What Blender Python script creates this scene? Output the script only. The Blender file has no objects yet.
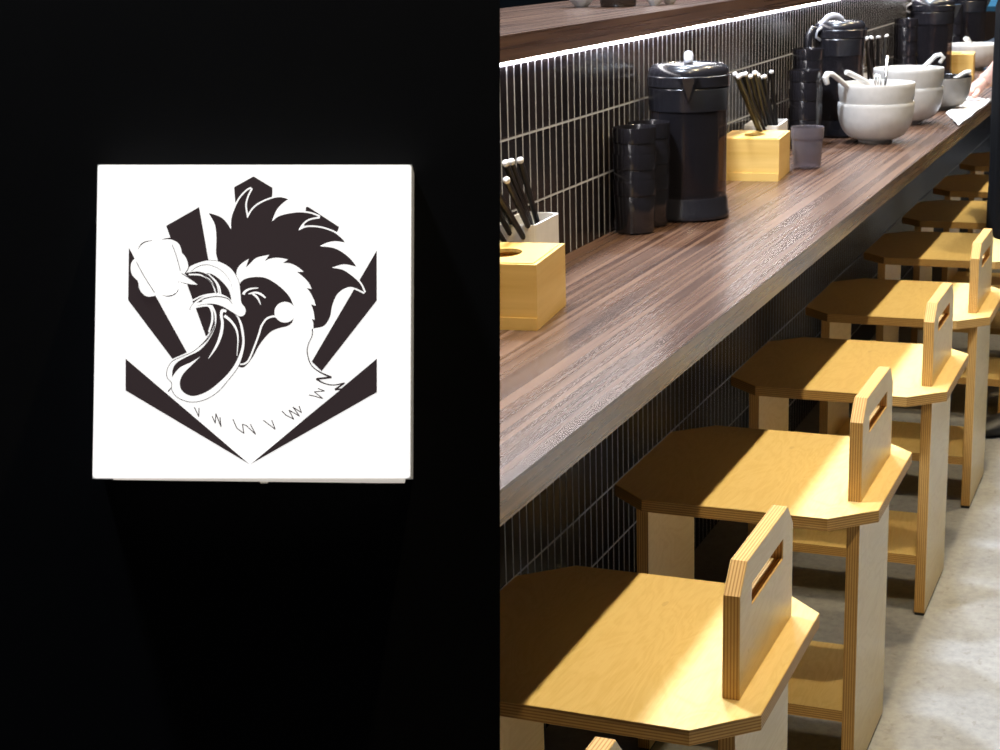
import bpy, bmesh, math, random
from mathutils import Vector, Matrix
random.seed(7)
C = bpy.context.scene.collection
SC = bpy.context.scene
PI = math.pi

# ------------------------------------------------------------------ helpers
def link(o, parent=None):
    C.objects.link(o)
    if parent is not None:
        o.parent = parent
    return o

def obj(name, bm, mats, parent=None, smooth=False, angle=None):
    me = bpy.data.meshes.new(name)
    bmesh.ops.recalc_face_normals(bm, faces=bm.faces[:])
    bm.to_mesh(me); bm.free()
    if not isinstance(mats, (list, tuple)):
        mats = [mats]
    for m in mats:
        me.materials.append(m)
    if smooth:
        for p in me.polygons:
            p.use_smooth = True
        if angle is not None:
            me.set_sharp_from_angle(angle=math.radians(angle))
    return link(bpy.data.objects.new(name, me), parent)

def tag(o, label=None, cat=None, group=None, kind=None):
    if label: o['label'] = label
    if cat: o['category'] = cat
    if group: o['group'] = group
    if kind: o['kind'] = kind
    return o

def thing(name, label, cat, loc=(0, 0, 0), rotz=0, group=None):
    o = bpy.data.objects.new(name, None)
    o.empty_display_size = .05
    C.objects.link(o)
    o.location = loc; o.rotation_euler = (0, 0, rotz)
    return tag(o, label, cat, group)

def kids(o):
    return [c for c in bpy.data.objects if c.parent == o]

def dup(src, loc, rotz=0, label=None, rot=None):
    r = src.copy(); C.objects.link(r)
    r.location = loc
    r.rotation_euler = rot if rot else (0, 0, rotz)
    if label: r['label'] = label
    def rec(a, b):
        for ch in kids(a):
            c = ch.copy(); C.objects.link(c); c.parent = b
            rec(ch, c)
    rec(src, r)
    return r

def bx(bm, x0, x1, y0, y1, z0, z1, mi=0, mat=None):
    vs = [bm.verts.new((x, y, z)) for x in (x0, x1) for y in (y0, y1) for z in (z0, z1)]
    if mat is not None:
        for v in vs: v.co = mat @ v.co
    for f in ((0, 1, 3, 2), (4, 6, 7, 5), (0, 4, 5, 1), (2, 3, 7, 6), (0, 2, 6, 4), (1, 5, 7, 3)):
        fc = bm.faces.new([vs[i] for i in f]); fc.material_index = mi
    return vs

def bevel(bm, w, seg=2, ang=35):
    es = [e for e in bm.edges if len(e.link_faces) == 2 and e.calc_face_angle(0) > math.radians(ang)]
    bmesh.ops.bevel(bm, geom=es, offset=w, segments=seg, affect='EDGES', profile=.5, clamp_overlap=True)

def prism(loops, axis, a0, a1, bm=None):
    """extrude a polygon (with holes) along an axis; faces slot 0, edges slot 1"""
    bm = bm or bmesh.new()
    def mk(p, a):
        if axis == 'z': return (p[0], p[1], a)
        if axis == 'y': return (p[0], a, p[1])
        return (a, p[0], p[1])
    rings = []
    for a in (a0, a1):
        es = []; rr = []
        for lp in loops:
            vs = [bm.verts.new(mk(p, a)) for p in lp]
            rr.append(vs)
            es += [bm.edges.new((vs[i], vs[(i+1) % len(vs)])) for i in range(len(vs))]
        r = bmesh.ops.triangle_fill(bm, use_beauty=True, use_dissolve=False, edges=es)
        for g in r['geom']:
            if isinstance(g, bmesh.types.BMFace): g.material_index = 0
        rings.append(rr)
    for l0, l1 in zip(rings[0], rings[1]):
        n = len(l0)
        for i in range(n):
            f = bm.faces.new((l0[i], l0[(i+1) % n], l1[(i+1) % n], l1[i])); f.material_index = 1
    return bm

def lathe(bm, prof, seg=48, mi=0, cx=0, cy=0, cap0=False, cap1=False, wob=None):
    rings = []
    for (r, z) in prof:
        if r < 1e-6:
            rings.append([bm.verts.new((cx, cy, z))]); continue
        ring = []
        for i in range(seg):
            a = 2*PI*i/seg
            k = 1.0 if wob is None else 1+wob(a, z)
            ring.append(bm.verts.new((cx+r*k*math.cos(a), cy+r*k*math.sin(a), z)))
        rings.append(ring)
    for a, b in zip(rings[:-1], rings[1:]):
        for i in range(seg):
            j = (i+1) % seg
            if len(a) == 1 and len(b) == 1: continue
            if len(a) == 1: f = bm.faces.new((a[0], b[j], b[i]))
            elif len(b) == 1: f = bm.faces.new((a[i], a[j], b[0]))
            else: f = bm.faces.new((a[i], a[j], b[j], b[i]))
            f.material_index = mi
    if cap0 and len(rings[0]) > 1: bm.faces.new(rings[0]).material_index = mi
    if cap1 and len(rings[-1]) > 1: bm.faces.new(rings[-1]).material_index = mi
    return bm

def tube(bm, pts, rad, seg=12, mi=0, flat=1.0):
    """round tube along points; rad number or list"""
    pts = [Vector(p) for p in pts]
    n = len(pts)
    if not isinstance(rad, (list, tuple)): rad = [rad]*n
    ref = Vector((0, 0, 1))
    rings = []
    t0 = (pts[1]-pts[0]).normalized()
    if abs(t0.dot(ref)) > .9: ref = Vector((1, 0, 0))
    u = t0.cross(ref).normalized()
    for i, p in enumerate(pts):
        t = (pts[min(i+1, n-1)]-pts[max(i-1, 0)]).normalized()
        u = (u-t*u.dot(t)).normalized(); w = t.cross(u)
        rings.append([bm.verts.new(p+(u*math.cos(2*PI*k/seg)+w*math.sin(2*PI*k/seg)*flat)*rad[i]) for k in range(seg)])
    for a, b in zip(rings[:-1], rings[1:]):
        for i in range(seg):
            j = (i+1) % seg
            bm.faces.new((a[i], a[j], b[j], b[i])).material_index = mi
    bm.faces.new(rings[0]).material_index = mi
    bm.faces.new(rings[-1]).material_index = mi
    return bm

def cr(pts, n=6, closed=True):
    """Catmull-Rom through points; a third element marks a sharp corner"""
    P = [(p[0], p[1]) for p in pts]; S = [len(p) > 2 for p in pts]
    N = len(P); out = []
    rng = range(N if closed else N-1)
    for i in rng:
        p1 = P[i]; p2 = P[(i+1) % N]
        p0 = P[(i-1) % N] if (closed or i > 0) else p1
        p3 = P[(i+2) % N] if (closed or i+2 < N) else p2
        if S[i]: p0 = p1
        if S[(i+1) % N]: p3 = p2
        for k in range(n):
            t = k/n
            q = []
            for c in (0, 1):
                m1 = (p2[c]-p0[c])*.5; m2 = (p3[c]-p1[c])*.5
                t2 = t*t; t3 = t2*t
                q.append((2*t3-3*t2+1)*p1[c]+(t3-2*t2+t)*m1+(-2*t3+3*t2)*p2[c]+(t3-t2)*m2)
            out.append(tuple(q))
    if not closed: out.append(P[-1])
    return out

# ------------------------------------------------------------------ materials
class NT:
    def __init__(s, name):
        s.m = bpy.data.materials.new(name); s.m.use_nodes = True
        s.t = s.m.node_tree; s.b = s.t.nodes['Principled BSDF']
    def n(s, kind, **kw):
        nd = s.t.nodes.new(kind)
        for k, v in kw.items():
            if k == 'i':
                for kk, vv in v.items(): nd.inputs[kk].default_value = vv
            else: setattr(nd, k, v)
        return nd
    def l(s, a, b): s.t.links.new(a, b)
    def set(s, **kw):
        for k, v in kw.items(): s.b.inputs[k.replace('_', ' ')].default_value = v
    def coords(s, scale=(1, 1, 1), which='Object', rot=(0, 0, 0)):
        tc = s.n('ShaderNodeTexCoord'); mp = s.n('ShaderNodeMapping')
        mp.inputs['Scale'].default_value = scale
        mp.inputs['Rotation'].default_value = rot
        s.l(tc.outputs[which], mp.inputs['Vector']); return mp.outputs['Vector']
    def noise(s, vec, scale, detail=4, rough=.5, dist=0):
        nd = s.n('ShaderNodeTexNoise', i={'Scale': scale, 'Detail': detail, 'Roughness': rough, 'Distortion': dist})
        s.l(vec, nd.inputs['Vector']); return nd.outputs['Fac']
    def ramp(s, fac, stops, interp='LINEAR'):
        nd = s.n('ShaderNodeValToRGB'); cr_ = nd.color_ramp; cr_.interpolation = interp
        while len(cr_.elements) < len(stops): cr_.elements.new(.5)
        for e, (p, c) in zip(cr_.elements, stops):
            e.position = p; e.color = (*c, 1) if len(c) == 3 else c
        s.l(fac, nd.inputs['Fac']); return nd.outputs['Color']
    def math(s, op, a, b=None, c=None):
        nd = s.n('ShaderNodeMath', operation=op)
        for i, v in enumerate((a, b, c)):
            if v is None: continue
            if isinstance(v, (int, float)): nd.inputs[i].default_value = v
            else: s.l(v, nd.inputs[i])
        return nd.outputs[0]
    def mix(s, fac, a, b, blend='MIX'):
        nd = s.n('ShaderNodeMix', data_type='RGBA', blend_type=blend)
        for idx, v in ((0, fac), (6, a), (7, b)):
            if isinstance(v, (int, float)): nd.inputs[idx].default_value = v
            elif isinstance(v, (tuple, list)): nd.inputs[idx].default_value = (*v, 1) if len(v) == 3 else v
            else: s.l(v, nd.inputs[idx])
        return nd.outputs[2]
    def col(s, c): s.l(c, s.b.inputs['Base Color'])
    def bump(s, h, strength=.2, dist=.001):
        nd = s.n('ShaderNodeBump', i={'Strength': strength, 'Distance': dist})
        s.l(h, nd.inputs['Height']); s.l(nd.outputs['Normal'], s.b.inputs['Normal'])

def plain(name, col, rough=.5, metal=0, spec=.5, coat=0, var=.06, emis=None, es=0, scale=30):
    q = NT(name)
    v = q.coords()
    f = q.noise(v, scale, 3)
    a = tuple(c*(1-var) for c in col); b = tuple(min(1, c*(1+var)) for c in col)
    q.col(q.ramp(f, [(.3, a), (.7, b)]))
    q.set(Roughness=rough, Metallic=metal, Coat_Weight=coat)
    q.b.inputs['Specular IOR Level'].default_value = spec
    if emis:
        q.b.inputs['Emission Color'].default_value = (*emis, 1)
        q.b.inputs['Emission Strength'].default_value = es
    return q.m

def m_ply_face():
    q = NT('birch_ply_face')
    v = q.coords((1, 1, 1))
    v1 = q.coords((2.2, 7, 7))
    f = q.noise(v1, 2.2, 3, .5, 1.2)
    rings = q.math('FRACT', q.math('MULTIPLY', f, 9.0))
    rings = q.math('PINGPONG', rings, .5)
    fine = q.noise(q.coords((6, 160, 160)), 3, 4, .6)
    base = q.ramp(rings, [(0, (.73, .505, .175)), (.35, (.79, .57, .225)), (1, (.82, .615, .26))])
    c = q.mix(.35, base, q.ramp(fine, [(.3, (.70, .485, .17)), (.7, (.84, .64, .29))]))
    kn = q.noise(q.coords((9, 26, 26)), 1.3, 1, .3)
    c = q.mix(q.math('MULTIPLY', q.math('LESS_THAN', kn, .215), .35), c, (.50, .30, .10))
    q.col(c)
    q.set(Roughness=.36); q.b.inputs['Specular IOR Level'].default_value = .4
    q.bump(fine, .05, .0004)
    return q.m

def m_ply_edge(axis):
    q = NT('birch_ply_edge_'+axis)
    tc = q.n('ShaderNodeTexCoord'); sp = q.n('ShaderNodeSeparateXYZ')
    q.l(tc.outputs['Object'], sp.inputs[0])
    a = sp.outputs[{'x': 0, 'y': 1, 'z': 2}[axis]]
    wv = q.math('FRACT', q.math('MULTIPLY', a, 1/.0036))
    dk = q.math('PINGPONG', wv, .5)
    nz = q.noise(q.coords((60, 60, 60)), 1.6, 3)
    base = q.ramp(dk, [(0, (.36, .17, .045)), (.13, (.40, .20, .05)), (.26, (.68, .42, .14)), (1, (.76, .50, .19))])
    c = q.mix(q.math('MULTIPLY', nz, .45), base, (.42, .21, .06))
    q.col(c); q.set(Roughness=.6)
    q.b.inputs['Specular IOR Level'].default_value = .25
    return q.m

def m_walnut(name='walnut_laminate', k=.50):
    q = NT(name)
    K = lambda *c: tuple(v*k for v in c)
    lo = q.noise(q.coords((.8, 9, 9)), 2.0, 2, .5, .3)
    st = q.noise(q.coords((.55, 60, 60)), 2.2, 1, .4, 0)
    fi = q.noise(q.coords((1.6, 170, 170)), 2, 0, .5)
    a = q.ramp(lo, [(.3, K(.080, .034, .018)), (.5, K(.135, .062, .034)), (.72, K(.22, .115, .068))])
    b = q.ramp(st, [(.36, K(.040, .016, .009)), (.5, K(.15, .070, .038)), (.63, K(.34, .185, .110))])
    c = q.mix(.6, a, b)
    c = q.mix(.14, c, q.ramp(fi, [(.35, (.045, .016, .01)), (.65, (.33, .19, .13))]))
    q.col(c)
    q.set(Roughness=.40)
    q.b.inputs['Specular IOR Level'].default_value = .95
    rr = q.ramp(st, [(.3, (.265, .265, .265)), (.7, (.285, .285, .285))])
    q.l(rr, q.b.inputs['Roughness'])
    return q.m

def m_tile():
    q = NT('dark_finger_tile')
    tc = q.n('ShaderNodeTexCoord'); sp = q.n('ShaderNodeSeparateXYZ')
    q.l(tc.outputs['Object'], sp.inputs[0])
    X, Z = sp.outputs[0], sp.outputs[2]
    px_, pz = .02925, .1105
    ux = q.math('ADD', q.math('MULTIPLY', X, 1/px_), 100-2.3465/px_)
    uz = q.math('ADD', q.math('MULTIPLY', q.math('SUBTRACT', Z, q.math('MULTIPLY', q.math('LESS_THAN', Z, .7), .0185)), 1/pz), 100-.949/pz)
    fx = q.math('PINGPONG', ux, .5); fz = q.math('PINGPONG', uz, .5)
    gx = q.math('LESS_THAN', fx, .066); gz = q.math('LESS_THAN', fz, .016)
    g = q.math('MAXIMUM', gx, gz)
    # each tile slightly its own tone
    cx = q.n('ShaderNodeCombineXYZ')
    q.l(q.math('FLOOR', ux), cx.inputs[0]); q.l(q.math('FLOOR', uz), cx.inputs[1])
    wn = q.n('ShaderNodeTexWhiteNoise'); q.l(cx.outputs[0], wn.inputs['Vector'])
    tone = q.ramp(wn.outputs['Value'], [(0, (.006, .005, .006)), (1, (.018, .014, .016))])
    gn = q.noise(q.coords((40, 40, 40)), 2, 3)
    grout = q.ramp(gn, [(.3, (.36, .37, .41)), (.7, (.47, .48, .52))])
    q.col(q.mix(g, tone, grout))
    r = q.math('ADD', q.math('MULTIPLY', g, .6), .22); q.l(r, q.b.inputs['Roughness'])
    h1 = q.math('SMOOTH_MIN', q.math('MULTIPLY', fx, 8), 1.0, .3)
    h2 = q.math('SMOOTH_MIN', q.math('MULTIPLY', fz, 26), 1.0, .3)
    wav = q.noise(q.coords((14, 14, 14)), 2, 2)
    h = q.math('ADD', q.math('MINIMUM', h1, h2), q.math('MULTIPLY', wav, .5))
    q.b.inputs['Specular IOR Level'].default_value = .14
    q.bump(h, .55, .0016)
    return q.m

def m_floor():
    q = NT('grey_concrete_floor')
    a = q.noise(q.coords((1, 1, 1)), 7, 5, .6, .5)
    b = q.noise(q.coords((1, 1, 1)), 60, 4, .7)
    c_ = q.noise(q.coords((30, 45, 1)), 1.1, 3, .6)
    base = q.ramp(a, [(.25, (.24, .24, .245)), (.5, (.31, .31, .315)), (.78, (.39, .39, .39))])
    sp = q.ramp(b, [(.3, (.20, .20, .205)), (.7, (.42, .42, .42))])
    c = q.mix(.45, base, sp)
    pit = q.ramp(c_, [(.33, (1, 1, 1)), (.40, (0, 0, 0))])
    c = q.mix(q.math('MULTIPLY', pit, .55), c, (.22, .205, .19))
    q.col(c); q.set(Roughness=.62)
    q.bump(b, .12, .001)
    return q.m

def m_glassy(name, tint, alpha_dark, rough=.12):
    """tinted see-through plastic: transparent + gloss, no refraction noise"""
    q = NT(name)
    tr = q.n('ShaderNodeBsdfTransparent'); tr.inputs['Color'].default_value = (*tint, 1)
    gl = q.b; q.set(Roughness=rough)
    n = q.noise(q.coords(), 18, 2)
    q.col(q.ramp(n, [(.3, alpha_dark), (.7, tuple(c*1.2 for c in alpha_dark))]))
    lw = q.n('ShaderNodeLayerWeight', i={'Blend': .35})
    f = q.math('ADD', q.math('MULTIPLY', lw.outputs['Facing'], .55), .22)
    mx = q.n('ShaderNodeMixShader')
    q.l(f, mx.inputs[0]); q.l(tr.outputs[0], mx.inputs[1]); q.l(gl.outputs[0], mx.inputs[2])
    out = q.t.nodes['Material Output']; q.l(mx.outputs[0], out.inputs['Surface'])
    return q.m

def m_bamboo():
    q = NT('bamboo')
    st = q.noise(q.coords((3, 3, 55)), 1.6, 3, .5, .3)
    bl = q.noise(q.coords((2, 2, 24)), 1.0, 1, .4)
    c = q.mix(.5, q.ramp(st, [(.3, (.66, .40, .095)), (.7, (.84, .57, .20))]),
              q.ramp(bl, [(.35, (.68, .42, .11)), (.65, (.82, .56, .19))]))
    q.col(c); q.set(Roughness=.42)
    return q.m

PLY = m_ply_face(); EDGE = {a: m_ply_edge(a) for a in 'xyz'}
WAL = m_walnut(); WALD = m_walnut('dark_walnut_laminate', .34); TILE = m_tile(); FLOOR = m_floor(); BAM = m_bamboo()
BAMD = plain('bamboo_joint', (.30, .16, .04), .6)
BLACKWALL = plain('matt_black_wall', (.004, .004, .0045), .9, spec=.05)
DARKP = plain('dark_wall_paint', (.03, .03, .034), .7)
CEIL = plain('ceiling_paint', (.05, .05, .05), .8)
GREYW = plain('grey_wall_paint', (.06, .06, .065), .8)
KITCH = plain('kitchen_dark', (.012, .012, .014), .6)
LIDM = plain('dark_navy_plastic', (.015, .0145, .019), .24, spec=.6)
LIDG = plain('pale_lever_plastic', (.42, .43, .50), .35)
LIQ = plain('dark_contents', (.006, .006, .010), .12, spec=.7)
SHELLM = m_glassy('smoky_jug_plastic', (.62, .50, .45), (.04, .037, .045), .08)
SMOKE = m_glassy('smoky_glass', (.60, .55, .58), (.24, .21, .23), .15)
CUPM = plain('black_cup_plastic', (.012, .011, .014), .17, spec=.8)
WHITEC = plain('white_ceramic', (.62, .60, .58), .35, coat=.3)
BOWLM = plain('speckled_off_white_ceramic', (.60, .575, .55), .42, var=.05, coat=.15, scale=60)
BOWLG = plain('dark_glazed_ceramic', (.20, .185, .17), .4, var=.25, scale=14)
BOWLK = plain('black_glaze', (.012, .011, .012), .25)
WPLAS = plain('white_plastic', (.72, .70, .69), .4)
STICK = plain('black_chopstick', (.006, .0045, .004), .4, spec=.3)
TIPM = plain('pale_chopstick_tip', (.62, .60, .60), .35)
STEEL = plain('brushed_steel', (.55, .54, .53), .25, metal=1)
LED = plain('led_strip_glow', (.9, .85, .8), .5, emis=(.98, .94, .95), es=28)
RUB = plain('dark_rubber', (.03, .028, .027), .7)
CLOTHB = plain('black_fabric', (.006, .006, .007), .95, spec=.06, var=.2, scale=120)
CLOTHT = plain('charcoal_fabric', (.009, .009, .011), .95, spec=.06, var=.2, scale=120)
SKIN = plain('skin', (.62, .38, .32), .5, var=.05)
HAIR = plain('dark_hair', (.02, .015, .012), .5)
TOWEL = plain('white_wiping_cloth', (.76, .74, .74), .85, var=.05, scale=150)
BLUEG = plain('blue_lit_panel', (.05, .2, .4), .4, emis=(.10, .36, .62), es=.75)
BROWNP = plain('brown_panel', (.09, .045, .022), .5)
SHOEM = plain('black_shoe', (.018, .018, .02), .5)

# ------------------------------------------------------------------ camera
F_PX, YAW, PITCH, ROLL = 1676.6, .398, .2503, .0284
CAMZ = 1.231
c_, s_ = math.cos, math.sin
fwd = Vector((c_(YAW)*c_(PITCH), s_(YAW)*c_(PITCH), -s_(PITCH)))
rgt = Vector((s_(YAW), -c_(YAW), 0)); dwn = fwd.cross(rgt)
R_ = rgt*c_(ROLL)+dwn*s_(ROLL); D_ = -rgt*s_(ROLL)+dwn*c_(ROLL)
cam = bpy.data.cameras.new('camera'); co = bpy.data.objects.new('camera', cam); C.objects.link(co)
mw = Matrix((( R_.x, -D_.x, -fwd.x, 0), (R_.y, -D_.y, -fwd.y, 0), (R_.z, -D_.z, -fwd.z, CAMZ), (0, 0, 0, 1)))
co.matrix_world = mw
cam.sensor_width = 36; cam.sensor_fit = 'HORIZONTAL'; cam.lens = F_PX*36/1000
cam.clip_start = .02; cam.clip_end = 60
cam.dof.use_dof = True; cam.dof.focus_distance = 1.5; cam.dof.aperture_fstop = 34
SC.camera = co

# ------------------------------------------------------------------ room
ZC = .731; YF = .590; YW = .962; YL = .912
def structure(name, bm, m, label=None):
    o = obj(name, bm, m); o['kind'] = 'structure'; return o

bm = bmesh.new(); bx(bm, -1.6, 11.1, -2.7, 3.4, -.1, 0); structure('floor', bm, FLOOR)
bm = bmesh.new()
prof = [(YL, 0), (YL, ZC-.0362), (YW, ZC-.0362), (YW, 1.065), (YW+.10, 1.065), (YW+.10, 0)]
prism([prof], 'x', 1.15, 6.80, bm)
prism([[(YL, 0), (YL, ZC-.0362), (YW+.10, ZC-.0362), (YW+.10, 0)]], 'x', 6.80, 9.0, bm)
structure('wall_left', bm, [TILE, TILE])
bm = bmesh.new(); bx(bm, 11.0, 11.1, -2.7, 3.4, 0, 3.3); structure('wall_back', bm, DARKP)
bm = bmesh.new(); bx(bm, -1.6, 11.1, -2.8, -2.7, 0, 3.3); structure('wall_right', bm, GREYW)
bm = bmesh.new(); bx(bm, -1.6, 11.1, 3.4, 3.5, 0, 3.3); structure('wall_kitchen', bm, KITCH)
bm = bmesh.new(); bx(bm, -1.6, 11.1, -2.8, 3.5, 3.3, 3.4); structure('ceiling', bm, CEIL)

# black partition carrying the light box, leaning back a little
PHI = math.radians(4)
up = -D_
N = (-fwd*c_(PHI)+up*s_(PHI)).normalized(); U = (up*c_(PHI)+fwd*s_(PHI)).normalized()
P0 = Vector((0, 0, CAMZ))+fwd*1.0
SL = Matrix(((R_.x, U.x, N.x, P0.x), (R_.y, U.y, N.y, P0.y), (R_.z, U.z, N.z, P0.z), (0, 0, 0, 1)))
bm = bmesh.new(); bx(bm, -1.5, 0, -.955, 1.85, -.07, 0)
bevel(bm, .0006, 1)
o = structure('wall_front', bm, BLACKWALL); o.matrix_world = SL

# ------------------------------------------------------------------ illuminated sign
T = .028
K_ = (1-.028)/(1-.045)
SX0, SX1, SY0, SY1 = -.2314*K_, -.0507*K_, -.0622*K_+.0013, .1181*K_+.0013
ACR = plain('lit_white_acrylic', (.8, .8, .8), .3, emis=(1, .985, .965), es=.97, spec=.3, var=.01)
ACRS = plain('lit_acrylic_side', (.75, .73, .70), .35, emis=(1, .96, .90), es=.07, var=.02)
ACRL = plain('acrylic_lower_rim', (.7, .68, .64), .4, emis=(.95, .86, .76), es=.50, var=.02)
VINB = plain('black_vinyl', (.022, .018, .020), .45, emis=(.028, .019, .020), es=1.0, spec=.2, var=.02)
sign = bpy.data.objects.new('illuminated_sign', None); C.objects.link(sign)
sign.matrix_world = SL
tag(sign, 'square white glowing light box sign with a black rooster emblem on the black wall', 'sign')
bm = bmesh.new()
bx(bm, SX0, SX1, SY0, SY1, .0, T-.0008)
bevel(bm, .0025, 3)
obj('housing', bm, ACRS, sign)
bm = bmesh.new()
ccx, ccy = (SX0+SX1)/2, (SY0+SY1)/2
hw, hh = (SX1-SX0)/2-.0004, (SY1-SY0)/2-.0004
rp = []
for (sx, sy, a0) in ((1, 1, 0), (-1, 1, 90), (-1, -1, 180), (1, -1, 270)):
    for k in range(5):
        a = math.radians(a0+k*22.5); rp.append((ccx+sx*(hw-.0018)+.0018*c_(a), ccy+sy*(hh-.0018)+.0018*s_(a)))
prism([rp], 'z', T-.0012, T, bm); obj('face_panel', bm, [ACR, ACR], sign)
bm = bmesh.new()
prism([[(SX0+.012, SY0-.0006), (SX0+.013, SY0+.002), (SX1-.003, SY0+.002), (SX1-.004, SY0-.0024), (SX1-.02, SY0-.0024)]], 'z', T-.010, T-.0005, bm)
obj('lower_rim', bm, [ACRL, ACRL], sign)
bm = bmesh.new()
lathe(bm, [(0, 0), (.003, 0), (.0036, .0016), (.0036, .006), (.002, .008), (0, .008)], 20)
k = obj('screw_knob', bm, plain('ivory_plastic', (.5, .45, .38), .5, emis=(.6, .55, .45), es=.3), sign, smooth=True, angle=40)
k.rotation_euler = (PI/2, 0, 0); k.location = (-.1378, SY0+.0055, T-.012)

# emblem: flat vinyl artwork stacked in thin layers on the face
def fp(x, y):
    """photo measure of the artwork -> place on the face (metres)"""
    v = (y-164.4)/(478.9-164.4)
    xl = 97-4.8*v; xr = 412-1.8*v
    u = (x-xl)/(xr-xl)
    return (SX0+(SX1-SX0)*u, SY1+(SY0-SY1)*v)
emb = bmesh.new(); LAY = [0]
def poly(pts, white=False, smooth=True, n=6):
    P = cr(pts, n) if smooth else pts
    z = T+.00008+LAY[0]*.000012; LAY[0] += 1
    vs = [emb.verts.new((*fp(*p[:2]), z)) for p in P]
    es = [emb.edges.new((vs[i], vs[(i+1) % len(vs)])) for i in range(len(vs))]
    r = bmesh.ops.triangle_fill(emb, use_beauty=True, edges=es)
    for g in r['geom']:
        if isinstance(g, bmesh.types.BMFace):
            g.material_index = 1 if white else 0
            if g.normal.z < 0: g.normal_flip()
def stroke(pts, w, white=True, smooth=True, n=6, closed=False, lay=True):
    """w: width or list of widths at the control points"""
    P = cr(pts, n, closed) if smooth else list(pts)
    if closed: P = P+[P[0]]
    z = T+.00008+LAY[0]*.000012
    if lay: LAY[0] += 1
    m = len(P); bk = 1.0 if white else 1.35
    if not isinstance(w, (list, tuple)): W = [w*bk]*m
    else:
        W = []
        for i in range(m):
            t = i/(m-1)*(len(w)-1); a = min(int(t), len(w)-2); W.append(bk*(w[a]+(w[a+1]-w[a])*(t-a)))
    for i in range(m-1):
        dx, dy = P[i+1][0]-P[i][0], P[i+1][1]-P[i][1]; L = math.hypot(dx, dy)
        if L < 1e-4: continue
        nx, ny = -dy/L, dx/L
        e = min(.25, L*.3)
        ex, ey = dx/L*e, dy/L*e
        q = [(P[i][0]-ex+nx*W[i]/2, P[i][1]-ey+ny*W[i]/2), (P[i][0]-ex-nx*W[i]/2, P[i][1]-ey-ny*W[i]/2),
             (P[i+1][0]+ex-nx*W[i+1]/2, P[i+1][1]+ey-ny*W[i+1]/2), (P[i+1][0]+ex+nx*W[i+1]/2, P[i+1][1]+ey+ny*W[i+1]/2)]
        zz = z+(i % 2)*.000002
        f = emb.faces.new([emb.verts.new((*fp(*a), zz)) for a in q])
        f.material_index = 1 if white else 0
        f.normal_update()
        if f.normal.z < 0: f.normal_flip()
S = 's'
# rays
for R in ([(234, 187.5), (253.5, 176.5), (272.5, 188), (271.5, 225), (237, 225)],
          [(166, 226.5), (199, 207.5), (222, 338), (206, 338)],
          [(128.7, 248.4), (128, 301.2), (172.4, 360), (187, 353.6)],
          [(125.6, 359.6), (125.6, 391.5), (249.6, 464.6)],
          [(376.8, 359.6), (376.8, 393.2), (250.4, 464.6)],
          [(376.8, 251.3), (376.8, 301.7), (321.6, 372.3), (311.5, 362.7)],
          [(306, 207.6), (308, 207.2), (339.2, 227.6), (337.6, 232.2), (330, 236), (303, 236)]):
    poly(R, smooth=False); LAY[0] -= 1
LAY[0] += 1
comb = [(208, 213.3, S), (220, 217.3), (226.7, 223.3), (231, 230, S), (231.3, 219.3), (234.7, 208.7), (240, 198.7), (246.7, 191.3), (251.3, 188.7, S),
        (247.3, 196.7), (245.3, 206), (247.3, 218.7, S), (252.7, 210), (260, 204), (270.7, 199.3), (280, 197.5), (288.7, 199.7, S),
        (284, 202.7), (277, 210), (272, 221.7, S), (280.8, 216), (297.6, 212.9), (310, 214), (319.5, 217.4, S), (309, 219.5), (302, 225), (298.5, 231.3, S),
        (306.7, 227.8), (320, 228.4), (333.3, 232.7), (341.3, 238.7), (345.8, 243.6, S), (336, 242), (327, 243.5), (320, 247, S),
        (333.3, 248.7), (342.7, 253.3), (350.7, 260), (356.7, 267.8, S), (344, 265.3), (332, 268.7, S), (342.7, 270.7), (352.5, 277.2), (360, 284.4), (364.4, 293.4, S),
        (350.4, 288), (338.4, 294), (332.4, 306), (330, 318), (324, 327), (314.4, 329.4, S), (300, 330), (270, 320), (240, 310, S), (228, 275), (218.7, 264, S),
        (216, 254), (216.3, 239.3), (215.3, 227.3), (212, 219.3)]
stroke(comb, 3.0, True, closed=True)
# white neck and chest
body = [(236.7, 282, S), (236.7, 272), (240.7, 265.3), (248.7, 259.7, S), (245.7, 268.7, S), (250, 264.7), (256.7, 258.7), (269.3, 255.7, S), (264.7, 262, S),
        (270, 259.7), (278, 258.7), (288, 260.4, S), (282.7, 264, S), (290, 264.4), (296.7, 267.3), (303.7, 272.7, S), (297, 273, S), (303.3, 278), (308.7, 284), (311.6, 290, S),
        (306.4, 289, S), (310, 293.3), (314, 301.3), (315.7, 307, S), (311, 305.3, S), (313.3, 312), (314.7, 321, S), (311.6, 320, S), (313.3, 325.3), (312.4, 336),
        (308.4, 345), (307.2, 353.6), (310.8, 365.6), (319.2, 372.8), (331.2, 378.3, S), (316.3, 380, S), (324, 384.3), (333.6, 386), (344, 384.3, S), (335, 390.5, S), (341, 390, S),
        (250, 464, S), (168.5, 394.5, S), (165, 380, S), (200, 345, S), (225, 315, S)]
poly(comb, n=5)
poly(body, True)
stroke([(312.4, 330), (312, 337), (308.4, 345), (307.2, 353.6), (310.8, 365.6), (319.2, 372.8), (331.2, 378.3, S), (316.3, 380, S), (324, 384.3), (333.6, 386), (344.4, 384, S), (335, 390.5, S), (342, 390)], [1.0, .7, .7, .8, .8, 1.0, 1.6, 1.6, 1.0, .9, 1.2, 1.6, 1], False)
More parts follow.
